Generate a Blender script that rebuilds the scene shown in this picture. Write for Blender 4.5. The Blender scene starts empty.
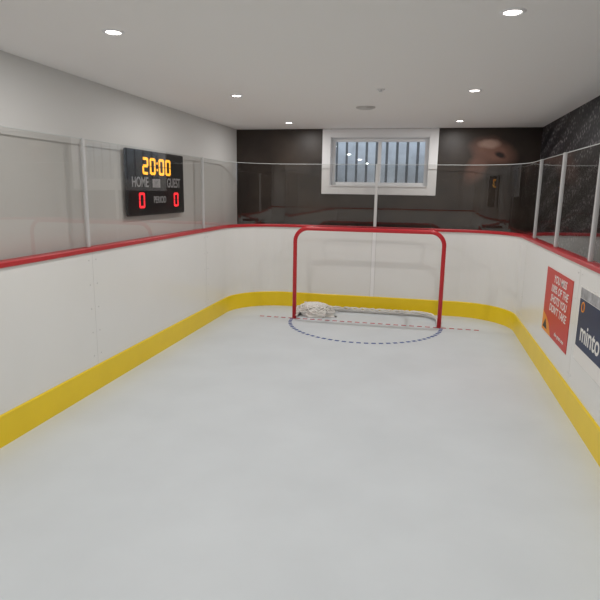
import bpy, bmesh, math, random
from mathutils import Vector, Matrix
random.seed(7)
scn = bpy.context.scene
COL = scn.collection
try:
    scn.view_settings.view_transform = 'Standard'
    scn.view_settings.look = 'None'
except Exception as e:
    print(e)

# ------------------------------------------------------------ materials
def mat(name, col, rough=0.5, spec=0.5, metal=0.0, emit=None, estr=0.0, noise=0.0, nscale=5.0, bump=0.0, bscale=60.0):
    m = bpy.data.materials.new(name); m.use_nodes = True
    nt = m.node_tree; b = nt.nodes['Principled BSDF']
    b.inputs['Base Color'].default_value = (*col, 1)
    b.inputs['Roughness'].default_value = rough
    b.inputs['Specular IOR Level'].default_value = spec
    b.inputs['Metallic'].default_value = metal
    if emit:
        b.inputs['Emission Color'].default_value = (*emit, 1)
        b.inputs['Emission Strength'].default_value = estr
    tc = nt.nodes.new('ShaderNodeTexCoord')
    if noise > 0:
        n = nt.nodes.new('ShaderNodeTexNoise'); n.inputs['Scale'].default_value = nscale
        n.inputs['Detail'].default_value = 5
        nt.links.new(tc.outputs['Object'], n.inputs['Vector'])
        r = nt.nodes.new('ShaderNodeValToRGB')
        r.color_ramp.elements[0].position = 0.3; r.color_ramp.elements[1].position = 0.7
        r.color_ramp.elements[0].color = (*[c*(1-noise) for c in col], 1)
        r.color_ramp.elements[1].color = (*[min(1, c*(1+noise*0.5)) for c in col], 1)
        nt.links.new(n.outputs['Fac'], r.inputs['Fac'])
        nt.links.new(r.outputs['Color'], b.inputs['Base Color'])
    if bump > 0:
        n2 = nt.nodes.new('ShaderNodeTexNoise'); n2.inputs['Scale'].default_value = bscale
        nt.links.new(tc.outputs['Object'], n2.inputs['Vector'])
        bp = nt.nodes.new('ShaderNodeBump'); bp.inputs['Strength'].default_value = bump
        bp.inputs['Distance'].default_value = 0.01
        nt.links.new(n2.outputs['Fac'], bp.inputs['Height'])
        nt.links.new(bp.outputs['Normal'], b.inputs['Normal'])
    return m

M_floor = mat('synthetic_ice', (0.71, 0.755, 0.785), 0.50, 0.30, noise=0.05, nscale=1.6, bump=0.03, bscale=30)
M_board = mat('board_white', (0.84, 0.84, 0.82), 0.25, 0.45, noise=0.02, nscale=1.5)
M_yellow = mat('kick_yellow', (0.93, 0.67, 0.015), 0.35, 0.4, noise=0.04, nscale=4)
M_red = mat('cap_red', (0.50, 0.022, 0.03), 0.35, 0.5)
M_goalred = mat('goal_red', (0.62, 0.02, 0.03), 0.3, 0.5)
M_dkred = mat('goal_dark_red', (0.22, 0.015, 0.02), 0.4, 0.4)
M_lwall = mat('wall_paint_grey', (0.70, 0.695, 0.68), 0.7, 0.2, bump=0.05, bscale=120)
M_ceil = mat('ceiling_paint', (0.87, 0.855, 0.84), 0.8, 0.2)
M_alu = mat('aluminium', (0.66, 0.66, 0.66), 0.4, 0.5, metal=0.2)
M_white = mat('white_trim', (0.85, 0.85, 0.86), 0.4, 0.4)
M_seam = mat('seam_grey', (0.66, 0.655, 0.64), 0.5)
M_strip = mat('joint_strip', (0.9, 0.9, 0.9), 0.35)
M_screw = mat('screw', (0.62, 0.62, 0.61), 0.4, metal=0.1)
M_black = mat('scoreboard_black', (0.012, 0.012, 0.014), 0.35, 0.5)
M_edge = mat('scoreboard_edge', (0.05, 0.05, 0.055), 0.4)
M_amber = mat('led_amber', (0.9, 0.4, 0.02), 0.5, emit=(1.0, 0.50, 0.04), estr=1.3)
M_ledr = mat('led_red', (0.9, 0.03, 0.02), 0.5, emit=(1.0, 0.03, 0.05), estr=1.2)
M_txt = mat('print_grey', (0.42, 0.42, 0.44), 0.5)
M_lens = mat('led_lens', (1, 1, 1), 0.4, emit=(1.0, 0.95, 0.88), estr=14)
M_blue = mat('ice_line_blue', (0.03, 0.08, 0.32), 0.5)
M_lred = mat('ice_line_red', (0.5, 0.04, 0.06), 0.5)
M_net = mat('net_cord', (0.90, 0.88, 0.84), 0.8, 0.2)
M_pipe = mat('goal_base_white', (0.72, 0.70, 0.68), 0.45)
M_pred = mat('poster_red', (0.60, 0.045, 0.035), 0.4, 0.3)
M_pwhite = mat('poster_white', (0.85, 0.83, 0.80), 0.5)
M_porange = mat('poster_orange', (0.85, 0.30, 0.03), 0.5)
M_navy = mat('banner_navy', (0.012, 0.028, 0.085), 0.4, 0.3)
M_pgrey = mat('banner_grey', (0.42, 0.42, 0.44), 0.5, noise=0.5, nscale=14)
M_pblack = mat('banner_black', (0.02, 0.02, 0.022), 0.5)
M_fence = mat('fence_wood', (0.72, 0.75, 0.78), 0.8, noise=0.2, nscale=6)
M_ground = mat('ground_gravel', (0.25, 0.25, 0.24), 0.9, noise=0.4, nscale=30)
M_vent = mat('vent_white', (0.6, 0.58, 0.56), 0.5)

def glassmat(name, tint, base=0.075):
    m = bpy.data.materials.new(name); m.use_nodes = True
    nt = m.node_tree; nt.nodes.clear()
    o = nt.nodes.new('ShaderNodeOutputMaterial')
    mx = nt.nodes.new('ShaderNodeMixShader')
    t = nt.nodes.new('ShaderNodeBsdfTransparent'); t.inputs[0].default_value = (*tint, 1)
    g = nt.nodes.new('ShaderNodeBsdfGlossy'); g.inputs['Roughness'].default_value = 0.015
    f = nt.nodes.new('ShaderNodeLayerWeight'); f.inputs[0].default_value = 0.5
    p = nt.nodes.new('ShaderNodeMath'); p.operation = 'POWER'; p.inputs[1].default_value = 4.5
    k = nt.nodes.new('ShaderNodeMath'); k.operation = 'MULTIPLY_ADD'; k.inputs[1].default_value = 1-base; k.inputs[2].default_value = base
    nt.links.new(f.outputs['Facing'], p.inputs[0]); nt.links.new(p.outputs[0], k.inputs[0])
    nt.links.new(k.outputs[0], mx.inputs[0])
    nt.links.new(t.outputs[0], mx.inputs[1]); nt.links.new(g.outputs[0], mx.inputs[2])
    nt.links.new(mx.outputs[0], o.inputs[0])
    return m
M_glass = glassmat('rink_glass', (0.89, 0.885, 0.87), 0.09)
M_wglass = glassmat('window_glass', (0.95, 0.97, 0.98))
M_gedge = mat('glass_edge', (0.55, 0.57, 0.56), 0.3)

# arena crowd mural (right wall)
def mural():
    m = mat('arena_mural', (0.05, 0.05, 0.055), 0.5, 0.3)
    nt = m.node_tree; b = nt.nodes['Principled BSDF']
    tc = nt.nodes.new('ShaderNodeTexCoord')
    v = nt.nodes.new('ShaderNodeTexVoronoi'); v.inputs['Scale'].default_value = 24
    nt.links.new(tc.outputs['Object'], v.inputs['Vector'])
    r = nt.nodes.new('ShaderNodeValToRGB')
    r.color_ramp.elements[0].position = 0.12; r.color_ramp.elements[0].color = (0.28, 0.265, 0.27, 1)
    r.color_ramp.elements[1].position = 0.45; r.color_ramp.elements[1].color = (0.024, 0.022, 0.026, 1)
    nt.links.new(v.outputs['Distance'], r.inputs['Fac'])
    mp = nt.nodes.new('ShaderNodeMapping'); mp.inputs['Rotation'].default_value = (math.radians(18), 0, 0)
    nt.links.new(tc.outputs['Object'], mp.inputs['Vector'])
    w = nt.nodes.new('ShaderNodeTexWave'); w.bands_direction = 'Z'; w.inputs['Scale'].default_value = 1.3
    w.inputs['Distortion'].default_value = 1.5
    nt.links.new(mp.outputs[0], w.inputs['Vector'])
    r2 = nt.nodes.new('ShaderNodeValToRGB')
    r2.color_ramp.elements[0].position = 0.2; r2.color_ramp.elements[0].color = (0.25, 0.25, 0.26, 1)
    r2.color_ramp.elements[1].position = 0.8; r2.color_ramp.elements[1].color = (1, 1, 1, 1)
    nt.links.new(w.outputs['Fac'], r2.inputs['Fac'])
    mx = nt.nodes.new('ShaderNodeMix'); mx.data_type = 'RGBA'; mx.blend_type = 'MULTIPLY'
    mx.inputs[0].default_value = 1
    nt.links.new(r.outputs[0], mx.inputs[6]); nt.links.new(r2.outputs[0], mx.inputs[7])
    nt.links.new(mx.outputs[2], b.inputs['Base Color'])
    return m
M_mural = mural()

# dark printed mural on the back wall: near-black with a blurred skin/orange figure right of the window
def backmural():
    m = mat('dark_player_mural', (0.030, 0.021, 0.017), 0.4, 0.4)
    nt = m.node_tree; b = nt.nodes['Principled BSDF']; L = nt.links
    tc = nt.nodes.new('ShaderNodeTexCoord')
    n = nt.nodes.new('ShaderNodeTexNoise'); n.inputs['Scale'].default_value = 2.2; n.inputs['Detail'].default_value = 6
    L.new(tc.outputs['Object'], n.inputs['Vector'])
    r = nt.nodes.new('ShaderNodeValToRGB')
    r.color_ramp.elements[0].position = 0.35; r.color_ramp.elements[0].color = (0.022, 0.015, 0.012, 1)
    r.color_ramp.elements[1].position = 0.75; r.color_ramp.elements[1].color = (0.055, 0.040, 0.030, 1)
    L.new(n.outputs['Fac'], r.inputs['Fac']); cur = r.outputs[0]
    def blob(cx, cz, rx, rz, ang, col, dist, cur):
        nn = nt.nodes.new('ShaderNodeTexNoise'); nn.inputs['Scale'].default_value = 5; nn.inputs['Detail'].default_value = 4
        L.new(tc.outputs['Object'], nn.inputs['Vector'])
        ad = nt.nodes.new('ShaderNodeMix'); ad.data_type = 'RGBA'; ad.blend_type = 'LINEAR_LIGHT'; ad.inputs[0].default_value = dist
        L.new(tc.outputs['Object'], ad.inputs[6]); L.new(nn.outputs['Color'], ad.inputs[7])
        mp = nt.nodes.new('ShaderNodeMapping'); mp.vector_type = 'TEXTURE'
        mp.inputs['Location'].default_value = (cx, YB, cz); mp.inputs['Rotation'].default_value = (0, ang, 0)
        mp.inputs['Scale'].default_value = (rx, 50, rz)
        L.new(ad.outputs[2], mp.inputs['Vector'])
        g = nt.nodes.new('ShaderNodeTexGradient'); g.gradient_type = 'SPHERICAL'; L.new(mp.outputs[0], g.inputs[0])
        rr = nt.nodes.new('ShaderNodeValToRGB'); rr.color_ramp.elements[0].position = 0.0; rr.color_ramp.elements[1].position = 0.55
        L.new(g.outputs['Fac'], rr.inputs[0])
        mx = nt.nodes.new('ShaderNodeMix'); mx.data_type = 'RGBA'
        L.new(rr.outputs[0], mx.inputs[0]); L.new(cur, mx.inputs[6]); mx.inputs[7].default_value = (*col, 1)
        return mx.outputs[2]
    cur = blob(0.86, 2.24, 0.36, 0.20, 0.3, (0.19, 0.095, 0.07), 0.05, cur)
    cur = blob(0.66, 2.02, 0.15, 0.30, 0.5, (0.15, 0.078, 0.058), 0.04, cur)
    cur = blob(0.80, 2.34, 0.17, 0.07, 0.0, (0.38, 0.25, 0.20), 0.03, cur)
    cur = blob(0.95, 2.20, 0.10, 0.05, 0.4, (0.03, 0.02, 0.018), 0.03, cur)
    L.new(cur, b.inputs['Base Color'])
    return m

# ------------------------------------------------------------ builders
def newobj(name, me, parent=None, mtx=None):
    o = bpy.data.objects.new(name, me); COL.objects.link(o)
    if mtx is not None: o.matrix_world = mtx
    if parent is not None: o.parent = parent
    return o
def empty(name, mtx=None):
    o = bpy.data.objects.new(name, None); COL.objects.link(o); o.empty_display_size = 0.1
    if mtx is not None: o.matrix_world = mtx
    return o
class B:
    def __init__(s): s.bm = bmesh.new(); s.mats = []
    def mi(s, m):
        if m not in s.mats: s.mats.append(m)
        return s.mats.index(m)
    def box(s, a, b, m, bev=0.0):
        x0, y0, z0 = [min(p, q) for p, q in zip(a, b)]; x1, y1, z1 = [max(p, q) for p, q in zip(a, b)]
        t = bmesh.new()
        bmesh.ops.create_cube(t, size=1)
        for v in t.verts:
            v.co = Vector(((x0+x1)/2+v.co.x*(x1-x0), (y0+y1)/2+v.co.y*(y1-y0), (z0+z1)/2+v.co.z*(z1-z0)))
        if bev > 0: bmesh.ops.bevel(t, geom=t.edges[:], offset=bev, segments=2, affect='EDGES')
        s.add(t, m)
    def add(s, t, m, smooth=False):
        i = s.mi(m)
        for f in t.faces: f.material_index = i; f.smooth = smooth
        me = bpy.data.meshes.new('tmp'); t.to_mesh(me); t.free()
        s.bm.from_mesh(me); bpy.data.meshes.remove(me)
    def cyl(s, c, r, h, m, seg=32, r2=None, axis='Z'):
        t = bmesh.new()
        bmesh.ops.create_cone(t, cap_ends=True, segments=seg, radius1=r, radius2=r if r2 is None else r2, depth=h)
        if axis == 'X': bmesh.ops.rotate(t, verts=t.verts, matrix=Matrix.Rotation(math.pi/2, 3, 'Y'))
        if axis == 'Y': bmesh.ops.rotate(t, verts=t.verts, matrix=Matrix.Rotation(math.pi/2, 3, 'X'))
        bmesh.ops.translate(t, verts=t.verts, vec=c); s.add(t, m)
    def poly(s, pts, m, thick=None):
        t = bmesh.new(); f = t.faces.new([t.verts.new(p) for p in pts])
        s.add(t, m)
    def tube(s, pts, r, m, seg=12, closed=False):
        t = bmesh.new(); n = len(pts); pts = [Vector(p) for p in pts]; rings = []; prev = None
        for i, p in enumerate(pts):
            a = pts[(i-1) % n] if (closed or i > 0) else p
            b = pts[(i+1) % n] if (closed or i < n-1) else p
            d = (b-a).normalized()
            if prev is None:
                up = Vector((0, 0, 1)) if abs(d.z) < 0.9 else Vector((0, 1, 0))
                u = d.cross(up).normalized()
            else:
                u = (prev - d*prev.dot(d)).normalized()
            prev = u; w = d.cross(u)
            rings.append([t.verts.new(p+(u*math.cos(k*2*math.pi/seg)+w*math.sin(k*2*math.pi/seg))*r) for k in range(seg)])
        for i in range(n if closed else n-1):
            A, C = rings[i], rings[(i+1) % n]
            for k in range(seg): t.faces.new([A[k], A[(k+1) % seg], C[(k+1) % seg], C[k]])
        if not closed:
            t.faces.new(rings[0]); t.faces.new(rings[-1])
        bmesh.ops.recalc_face_normals(t, faces=t.faces[:])
        s.add(t, m, True)
    def sweep(s, path, prof, m, smooth=False, closed=True):
        t = bmesh.new(); rings = []
        for p, n in path:
            rings.append([t.verts.new((p[0]+n[0]*o, p[1]+n[1]*o, z)) for o, z in prof])
        k = len(prof)
        for i in range(len(rings)-1):
            for j in range(k if closed else k-1):
                t.faces.new([rings[i][j], rings[i][(j+1) % k], rings[i+1][(j+1) % k], rings[i+1][j]])
        if closed: t.faces.new(rings[0]); t.faces.new(rings[-1])
        bmesh.ops.recalc_face_normals(t, faces=t.faces[:])
        s.add(t, m, smooth)
    def obj(s, name, parent=None, mtx=None):
        me = bpy.data.meshes.new(name); s.bm.to_mesh(me); s.bm.free()
        for m in s.mats: me.materials.append(m)
        return newobj(name, me, parent, mtx)

def text(name, body, size, m, parent, loc, sx=1.0, shear=0.0, ext=0.002, align='CENTER'):
    cu = bpy.data.curves.new(name+'_c', 'FONT'); cu.body = body; cu.size = size; cu.extrude = ext
    cu.align_x = align; cu.align_y = 'CENTER'; cu.shear = shear; cu.space_line = 0.95; cu.offset = size*0.012
    to = bpy.data.objects.new(name+'_t', cu); COL.objects.link(to)
    bpy.context.view_layer.update()
    me = bpy.data.meshes.new_from_object(to.evaluated_get(bpy.context.evaluated_depsgraph_get()))
    bpy.data.objects.remove(to)
    me.materials.clear(); me.materials.append(m)
    for v in me.vertices: v.co = Vector((v.co.x*sx+loc[0], v.co.y+loc[1], v.co.z+loc[2]))
    me.name = name
    return newobj(name, me, parent)

# ------------------------------------------------------------ dimensions
XL, XR, YB, YF = -2.73, 1.44, 7.90, -2.2     # room
ZC = 2.54
BL, BR, BB, BF, RAD = -2.62, 1.19, 7.76, -1.4, 0.70   # inner board faces
T = 0.15
WX0, WX1, WZ0, WZ1 = -1.33, 0.02, 1.765, 2.425
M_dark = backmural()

# ------------------------------------------------------------ room shell
b = B(); b.box((XL-T, YF-T, -0.12), (XR+T, YB+T, 0), M_floor); floor = b.obj('floor')
b = B(); b.box((XL-T, YF-T, ZC), (XR+T, YB+T, ZC+0.12), M_ceil); b.obj('ceiling')
b = B(); b.box((XL-T, YF-T, 0), (XL, YB+T, ZC), M_lwall); b.obj('wall_left')
b = B(); b.box((XR, YF-T, 0), (XR+T, YB+T, ZC), M_mural); b.obj('wall_right')
b = B(); b.box((XL, YF-T, 0), (XR, YF, ZC), M_lwall); b.obj('wall_front')
b = B()
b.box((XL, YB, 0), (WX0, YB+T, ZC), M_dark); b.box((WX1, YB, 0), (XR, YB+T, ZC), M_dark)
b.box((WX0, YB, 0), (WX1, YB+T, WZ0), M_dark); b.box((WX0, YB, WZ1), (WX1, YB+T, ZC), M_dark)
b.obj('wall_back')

# ------------------------------------------------------------ boards
def rinkpath():
    P = [((BL, BF), (-1, 0)), ((BL, 2.0), (-1, 0)), ((BL, BB-RAD), (-1, 0))]
    for i in range(1, 25):
        a = math.pi - i/24*math.pi/2
        P.append(((BL+RAD+RAD*math.cos(a), BB-RAD+RAD*math.sin(a)), (math.cos(a), math.sin(a))))
    for i in range(0, 25):
        a = math.pi/2 - i/24*math.pi/2
        P.append(((BR-RAD+RAD*math.cos(a), BB-RAD+RAD*math.sin(a)), (math.cos(a), math.sin(a))))
    P.append(((BR, BF), (1, 0)))
    return P
PATH = rinkpath()
boards = empty('dasher_boards')
b = B(); b.sweep(PATH, [(0, 0.0), (0, 1.165), (0.045, 1.165), (0.045, 0.0)], M_board)
b.box((BL-0.045, BF-0.05, 0), (BR+0.045, BF, 1.165), M_board)
b.obj('board_panels', boards)
b = B(); b.sweep(PATH, [(0.0, 0.0), (-0.013, 0.0), (-0.013, 0.205), (-0.006, 0.213), (0.0, 0.213)], M_yellow)
b.obj('kick_plate', boards)
b = B(); b.sweep(PATH, [(-0.012, 1.165), (-0.016, 1.17), (-0.016, 1.196), (-0.010, 1.203), (0.072, 1.203), (0.076, 1.198), (0.076, 1.165)], M_red)
b.box((BL-0.07, BF-0.07, 1.165), (BR+0.07, BF+0.01, 1.203), M_red)
b.obj('cap_rail', boards)
b = B()
LY = [1.50, 3.98, 6.40]; RY = [2.1, 3.25, 4.40, 5.52, 6.56]
SY = [1.9, 4.50, 6.77]
for y in LY: b.box((BL, y-0.0015, 0.215), (BL+0.001, y+0.0015, 1.165), M_seam)
for y in SY: b.box((BR-0.001, y-0.0015, 0.215), (BR, y+0.0015, 1.165), M_seam)
for y in LY:
    for dy in (-0.05, 0.05):
        for k in range(5): b.cyl((BL+0.001, y+dy, 0.30+k*0.2), 0.006, 0.003, M_screw, 10, axis='X')
for y in SY:
    for dy in (-0.05, 0.05):
        for k in range(5): b.cyl((BR-0.001, y+dy, 0.30+k*0.2), 0.006, 0.003, M_screw, 10, axis='X')
JX = -0.66
b.box((JX-0.024, BB-0.004, 0.214), (JX+0.024, BB, 1.163), M_strip)
b.box((JX-0.031, BB-0.002, 0.214), (JX+0.031, BB, 1.163), M_seam)
b.obj('panel_joints', boards)

# ------------------------------------------------------------ glass
GT = 2.05
gl = empty('rink_glass_barrier')
b = B(); b.sweep(PATH, [(0.030, 1.204), (0.030, GT)], M_glass, False, closed=False); b.obj('glass_panes', gl)
b = B(); b.sweep(PATH, [(0.0255, GT), (0.0255, GT+0.006), (0.0345, GT+0.006), (0.0345, GT)], M_gedge); b.obj('glass_top_edge', gl)
b = B()
def post(x, y, ax, w=0.035):
    if ax == 'x': b.box((x-0.014, y-w/2, 1.204), (x+0.014, y+w/2, GT+0.01), M_alu, 0.003)
    else: b.box((x-w/2, y-0.014, 1.204), (x+w/2, y+0.014, GT+0.01), M_alu, 0.003)
for y in LY: post(BL-0.03, y, 'x', 0.032)
for y in RY: post(BR+0.03, y, 'x', 0.045)
post(JX, BB+0.03, 'y', 0.04)
b.obj('glass_posts', gl)

# ------------------------------------------------------------ floor markings
GY = 7.0; GXc = -0.675; HW = 0.945
b = B()
def quad(p0, p1, w, m):
    p0 = Vector((*p0, 0.0012)); p1 = Vector((*p1, 0.0012)); d = (p1-p0).normalized(); n = Vector((-d.y, d.x, 0))*w/2
    b.poly([p0-n, p1-n, p1+n, p0+n], m)
x = -2.10
while x < 0.78:
    quad((x, GY), (x+0.06, GY), 0.042, M_lred); x += 0.10
N = 36; R = 0.97
for i in range(N):
    a0 = math.pi + (i+0.15)/N*math.pi; a1 = math.pi + (i+0.75)/N*math.pi
    quad((GXc+R*math.cos(a0), GY-0.02+R*math.sin(a0)), (GXc+R*math.cos(a1), GY-0.02+R*math.sin(a1)), 0.045, M_blue)
b.obj('ice_markings', floor)

# ------------------------------------------------------------ goal
goal = empty('hockey_goal', Matrix.Translation((GXc, GY, 0)))
PR = 0.0265
def fpath(hw, ztop, r, z0=0.0, n=10):
    P = [(-hw, 0, z0), (-hw, 0, ztop-r)]
    for i in range(1, n+1):
        a = math.pi - i/n*math.pi/2; P.append((-hw+r+r*math.cos(a), 0, ztop-r+r*math.sin(a)))
    for i in range(0, n+1):
        a = math.pi/2 - i/n*math.pi/2; P.append((hw-r+r*math.cos(a), 0, ztop-r+r*math.sin(a)))
    P.append((hw, 0, z0)); return P
b = B(); b.tube(fpath(HW, 1.205, 0.17), PR, M_goalred, 16); b.obj('front_frame', goal)
def ushape(hw, depth, r, z, n=8):
    P = [(-hw, 0, z), (-hw, depth-r, z)]
    for i in range(1, n+1):
        a = math.pi - i/n*math.pi/2; P.append((-hw+r+r*math.cos(a), depth-r+r*math.sin(a), z))
    for i in range(0, n+1):
        a = math.pi/2 - i/n*math.pi/2; P.append((hw-r+r*math.cos(a), depth-r+r*math.sin(a), z))
    P.append((hw, 0, z)); return P
b = B(); b.tube(ushape(HW-0.17, 0.40, 0.16, 1.205), 0.018, M_dkred, 10); b.obj('top_shelf_bar', goal)
b = B(); b.tube(ushape(HW, 0.60, 0.30, 0.024), 0.022, M_pipe, 10); b.obj('base_frame', goal)
b = B()
HCX, HCY = -0.72, 0.30
def heap(cx, cy, rx, ry, h, n, L):
    for s in range(n):
        th = random.uniform(0, 6.28); pts = []
        ph = random.uniform(0, 6.28); k1 = random.uniform(1.3, 3.1); rr = random.uniform(0.35, 1.0)
        for i in range(L):
            t = i/L*6.28*1.5
            q = rr*(0.65+0.35*math.sin(k1*t+ph))
            px = cx+rx*q*math.cos(t+th); py = cy+ry*q*math.sin(t+th)
            e = max(0, 1-((px-cx)/rx)**2*0.9-((py-cy)/ry)**2*0.9)
            z = 0.012+h*math.sqrt(e)*(0.80+0.25*math.sin(2.7*t+ph*3))
            pts.append((px, py, z))
        b.tube(pts, 0.007, M_net, 5)
t = bmesh.new(); bmesh.ops.create_icosphere(t, subdivisions=4, radius=1)
from mathutils import noise as mn
for v in t.verts:
    d = 1+0.45*mn.noise(v.co*2.6)+0.3*mn.noise(v.co*6)
    v.co = Vector((HCX+v.co.x*0.25*d, HCY+v.co.y*0.19*d, max(0.0, v.co.z*0.145*d)))
b.add(t, M_net, True)
heap(HCX, HCY, 0.28, 0.21, 0.15, 40, 60)
up = ushape(HW-0.02, 0.58, 0.30, 0.055)
for s in range(9):
    ph = random.uniform(0, 6.28); P = []
    dense = []
    for i in range(len(up)-1):
        A = Vector(up[i]); C = Vector(up[i+1]); k = max(1, int((C-A).length/0.03))
        for j in range(k): dense.append(A.lerp(C, j/k))
    for i, p in enumerate(dense):
        P.append(p+Vector((0.012*math.sin(i*0.9+ph*2), 0.02*math.sin(i*0.7+ph), 0.018*math.sin(i*0.8+ph*5))))
    b.tube(P, 0.006, M_net, 5)
b.obj('bunched_net', goal)

# ------------------------------------------------------------ scoreboard
SM = Matrix(((0, 0, 1, XL+0.022), (1, 0, 0, 5.30), (0, 1, 0, 1.73), (0, 0, 0, 1)))
sb = empty('scoreboard', SM)
b = B(); b.box((-0.615, -0.312, 0), (0.615, 0.312, 0.03), M_edge, 0.006)
b.box((-0.60, -0.298, 0.028), (0.60, 0.298, 0.032), M_black); b.obj('housing', sb)
Z0 = 0.032
SEG = {'0': 'abcdef', '2': 'abged'}
def digit(bb, ch, cx, cy, w, h, t, m):
    S = SEG[ch]; z0, z1 = Z0, Z0+0.004; hh = h/2
    def bx(x0, y0, x1, y1, on):
        if on: bb.box((cx+x0, cy+y0, z0), (cx+x1, cy+y1, z1), m)
    g = t*0.12
    bx(-w/2+t/2+g, hh-t, w/2-t/2-g, hh, 'a' in S); bx(-w/2+t/2+g, -t/2, w/2-t/2-g, t/2, 'g' in S)
    bx(-w/2+t/2+g, -hh, w/2-t/2-g, -hh+t, 'd' in S)
    bx(w/2-t, g, w/2, hh-g-t*.3, 'b' in S); bx(w/2-t, -hh+g+t*.3, w/2, -g, 'c' in S)
    bx(-w/2, g, -w/2+t, hh-g-t*.3, 'f' in S); bx(-w/2, -hh+g+t*.3, -w/2+t, -g, 'e' in S)
b = B()
for ch, cx in zip('2000', (-0.24, -0.09, 0.10, 0.25)): digit(b, ch, cx-0.03, 0.165, 0.115, 0.165, 0.026, M_amber)
b.cyl((-0.025, 0.20, Z0+0.002), 0.012, 0.005, M_amber, 12); b.cyl((-0.025, 0.135, Z0+0.002), 0.012, 0.005, M_amber, 12)
for cx in (-0.36, 0.40): digit(b, '0', cx, -0.165, 0.11, 0.15, 0.022, M_ledr)
b.obj('led_digits', sb)
text('label_home', 'HOME', 0.135, M_txt, sb, (-0.38, 0.005, Z0), 0.85)
text('label_guest', 'GUEST', 0.135, M_txt, sb, (0.35, 0.005, Z0), 0.80)
text('label_period', 'PERIOD', 0.095, M_txt, sb, (0.02, -0.165, Z0), 0.85)
b = B(); b.box((-0.13, -0.04, Z0), (0.03, 0.045, Z0+0.003), M_pgrey); b.obj('center_panel', sb)

# ------------------------------------------------------------ posters on right boards
def rmtx(y, z, x): return Matrix(((0, 0, -1, x), (-1, 0, 0, y), (0, 1, 0, z), (0, 0, 0, 1)))
ps = empty('motivational_poster', rmtx(5.11, 0.715, BR-0.001))
b = B(); b.box((-0.47, -0.30, 0), (0.47, 0.30, 0.004), M_pred)
b.poly([(-0.47, -0.30, 0.0045), (-0.10, -0.30, 0.0045), (-0.20, -0.20, 0.0045), (-0.30, -0.16, 0.0045), (-0.47, -0.12, 0.0045)], M_porange)
b.poly([(-0.44, -0.27, 0.005), (-0.26, -0.27, 0.005), (-0.34, -0.18, 0.005)], M_pblack)
b.obj('sheet', ps)
text('lettering', 'YOU MISS\n100% OF THE\nSHOTS YOU\nDON\'T TAKE', 0.095, M_pwhite, ps, (0.06, 0.09, 0.005), 1.1, 0.25, 0.0005)
text('lettering_small', 'the great one', 0.05, M_pwhite, ps, (0.20, -0.235, 0.005), 1.2, 0.25, 0.0005)
sp = empty('sponsor_banner', rmtx(3.86, 0.72, BR-0.001))
b = B(); b.box((-0.56, -0.26, 0), (0.56, 0.30, 0.004), M_pwhite)
b.box((-0.54, -0.15, 0.004), (0.12, 0.21, 0.0055), M_navy)
b.box((-0.54, 0.215, 0.004), (0.54, 0.29, 0.0055), M_pgrey)
b.box((0.15, -0.24, 0.004), (0.54, 0.20, 0.0055), M_pblack)
b.obj('sheet', sp)
text('lettering', 'minto', 0.20, M_pwhite, sp, (-0.21, -0.03, 0.006), 1.0, 0, 0.0005)
b = B(); b.tube([(-0.44+0.035*math.cos(a*math.pi/8), 0.155+0.035*math.sin(a*math.pi/8), 0.006) for a in range(16)], 0.005, M_porange, 6, True); b.obj('emblem', sp)

# ------------------------------------------------------------ window
win = empty('window_1')
b = B()
cw = 0.12; y0 = YB-0.03
CZ1 = ZC-0.002
b.box((WX0-cw, y0, WZ0-cw), (WX0, YB, CZ1), M_white, 0.004); b.box((WX1, y0, WZ0-cw), (WX1+cw, YB, CZ1), M_white, 0.004)
b.box((WX0, y0, WZ0-cw), (WX1, YB, WZ0), M_white, 0.004); b.box((WX0, y0, WZ1), (WX1, YB, CZ1), M_white, 0.004)
b.box((WX0-0.001, YB-0.045, WZ0-0.012), (WX1+0.001, YB+0.16, WZ0+0.006), M_white, 0.003)
b.box((WX0, YB, WZ0), (WX0+0.008, YB+T, WZ1), M_white); b.box((WX1-0.008, YB, WZ0), (WX1, YB+T, WZ1), M_white)
b.box((WX0, YB, WZ1-0.008), (WX1, YB+T, WZ1), M_white)
b.obj('casing', win)
b = B(); ya, yb = YB+0.09, YB+0.14
def frame(x0, x1, z0, z1, w, ya, yb):
    b.box((x0, ya, z0), (x0+w, yb, z1), M_white, 0.003); b.box((x1-w, ya, z0), (x1, yb, z1), M_white, 0.003)
    b.box((x0+w, ya, z0), (x1-w, yb, z0+w), M_white, 0.003); b.box((x0+w, ya, z1-w), (x1-w, yb, z1), M_white, 0.003)
mid = (WX0+WX1)/2
frame(WX0+0.008, mid+0.025, WZ0+0.006, WZ1-0.008, 0.045, ya, yb)
frame(mid-0.025, WX1-0.008, WZ0+0.006, WZ1-0.008, 0.045, ya+0.01, yb+0.01)
b.obj('sashes', win)
b = B(); b.box((WX0+0.05, ya+0.02, WZ0+0.05), (WX1-0.05, ya+0.024, WZ1-0.05), M_wglass); b.obj('panes', win)
b = B(); x = -2.6
while x < 2.0:
    b.box((x, 8.75, 1.2), (x+0.115, 8.775, 3.0), M_fence); x += 0.155
b.box((-2.7, 8.776, 1.45), (2.1, 8.81, 1.54), M_fence); b.box((-2.7, 8.776, 2.62), (2.1, 8.81, 2.70), M_fence)
b.obj('slat_fence')
b = B(); b.box((-4, YB+T, 1.0), (4, 11, 1.2), M_ground); b.obj('ground_outside')
b = B(); b.box((-4, 10.8, 1.2), (4, 11, 3.3), mat('neighbour_siding', (0.07, 0.075, 0.08), 0.8)); b.obj('neighbour_wall')

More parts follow.
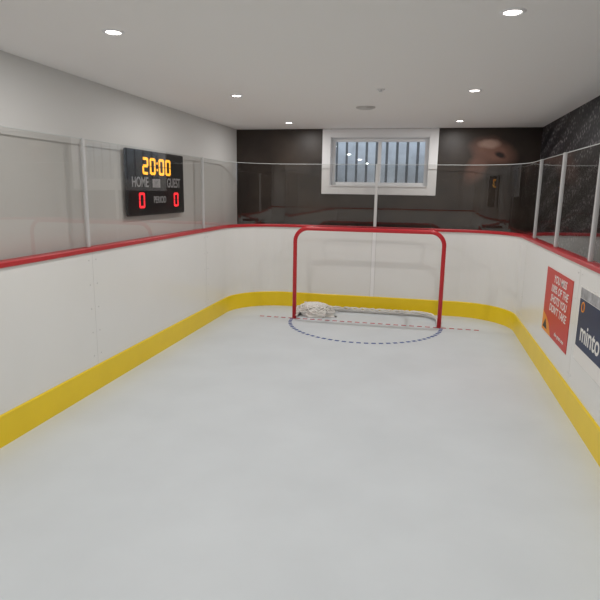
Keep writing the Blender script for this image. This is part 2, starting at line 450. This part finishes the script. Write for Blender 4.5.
# ------------------------------------------------------------ ceiling fixtures
POS = [(-1.76, 7.15), (0.36, 7.15), (-1.76, 5.1), (0.36, 5.1), (-1.76, 3.0), (0.36, 3.0), (-1.76, 0.9), (0.36, 0.9), (-1.76, -1.1), (0.36, -1.1)]  # rows nearer than the far two are added to light the room
for i, (x, y) in enumerate(POS):
    e = empty('recessed_light', Matrix.Translation((x, y, ZC)))
    b = B()
    ring = bmesh.new(); prof = [(0.040, -0.001), (0.044, -0.007), (0.058, -0.006), (0.064, 0.0)]; seg = 40; vs = []
    for k in range(seg):
        a = k*2*math.pi/seg; vs.append([ring.verts.new((r*math.cos(a), r*math.sin(a), z)) for r, z in prof])
    for k in range(seg):
        for j in range(3): ring.faces.new([vs[k][j], vs[(k+1) % seg][j], vs[(k+1) % seg][j+1], vs[k][j+1]])
    bmesh.ops.recalc_face_normals(ring, faces=ring.faces[:])
    b.add(ring, M_white, True); b.obj('trim_ring', e)
    b = B(); b.cyl((0, 0, -0.0015), 0.040, 0.003, M_lens); b.obj('lens', e)
    ld = bpy.data.lights.new('led', 'AREA'); ld.shape = 'DISK'; ld.size = 0.075; ld.energy = 9.8; ld.color = (1.0, 0.975, 0.95)
    lo = bpy.data.objects.new('led', ld); COL.objects.link(lo); lo.location = (0, 0, -0.012); lo.parent = e
b = B(); b.cyl((0, 0, -0.004), 0.10, 0.008, M_vent, 40); b.cyl((0, 0, -0.011), 0.085, 0.006, M_vent, 40)
for r in (0.07, 0.05, 0.03):
    b.tube([(r*math.cos(a*math.pi/16), r*math.sin(a*math.pi/16), -0.015) for a in range(32)], 0.004, M_seam, 6, True)
b.obj('ceiling_speaker', None, Matrix.Translation((-0.65, 5.95, ZC)))
b = B(); b.cyl((0, 0, -0.004), 0.035, 0.008, M_white, 24); b.cyl((0, 0, -0.014), 0.012, 0.018, M_white, 12); b.cyl((0, 0, -0.024), 0.018, 0.003, M_white, 16)
b.obj('fire_sprinkler', None, Matrix.Translation((-0.42, 4.95, ZC)))

# ------------------------------------------------------------ world
w = bpy.data.worlds.new('World'); scn.world = w; w.use_nodes = True
bg = w.node_tree.nodes['Background']; bg.inputs[0].default_value = (0.72, 0.80, 0.92, 1); bg.inputs[1].default_value = 2.1

# ------------------------------------------------------------ camera
F = 548.0; H = 1.68
d = Vector(((425-300)/F, (193-300)/F, 1)); 
s = 0.0165
u = -(F*F + d.y*F*(-107-125*s)*1.0)/(d.x*F + d.y*F*s)
v = Vector((u/F, (-107+s*(u-125))/F, 1)); v = -v.normalized(); d.normalize()
v = (v-d*v.dot(d)).normalized(); n = d.cross(v)
R = Matrix(((v.x, -v.y, -v.z), (d.x, -d.y, -d.z), (-n.x, n.y, n.z)))
cam = bpy.data.cameras.new('camera'); cam.sensor_width = 36; cam.lens = 36*F/600; cam.clip_start = 0.05
co = bpy.data.objects.new('camera', cam); COL.objects.link(co)
co.matrix_world = Matrix.Translation((0, 0, H)) @ R.to_4x4()
scn.camera = co
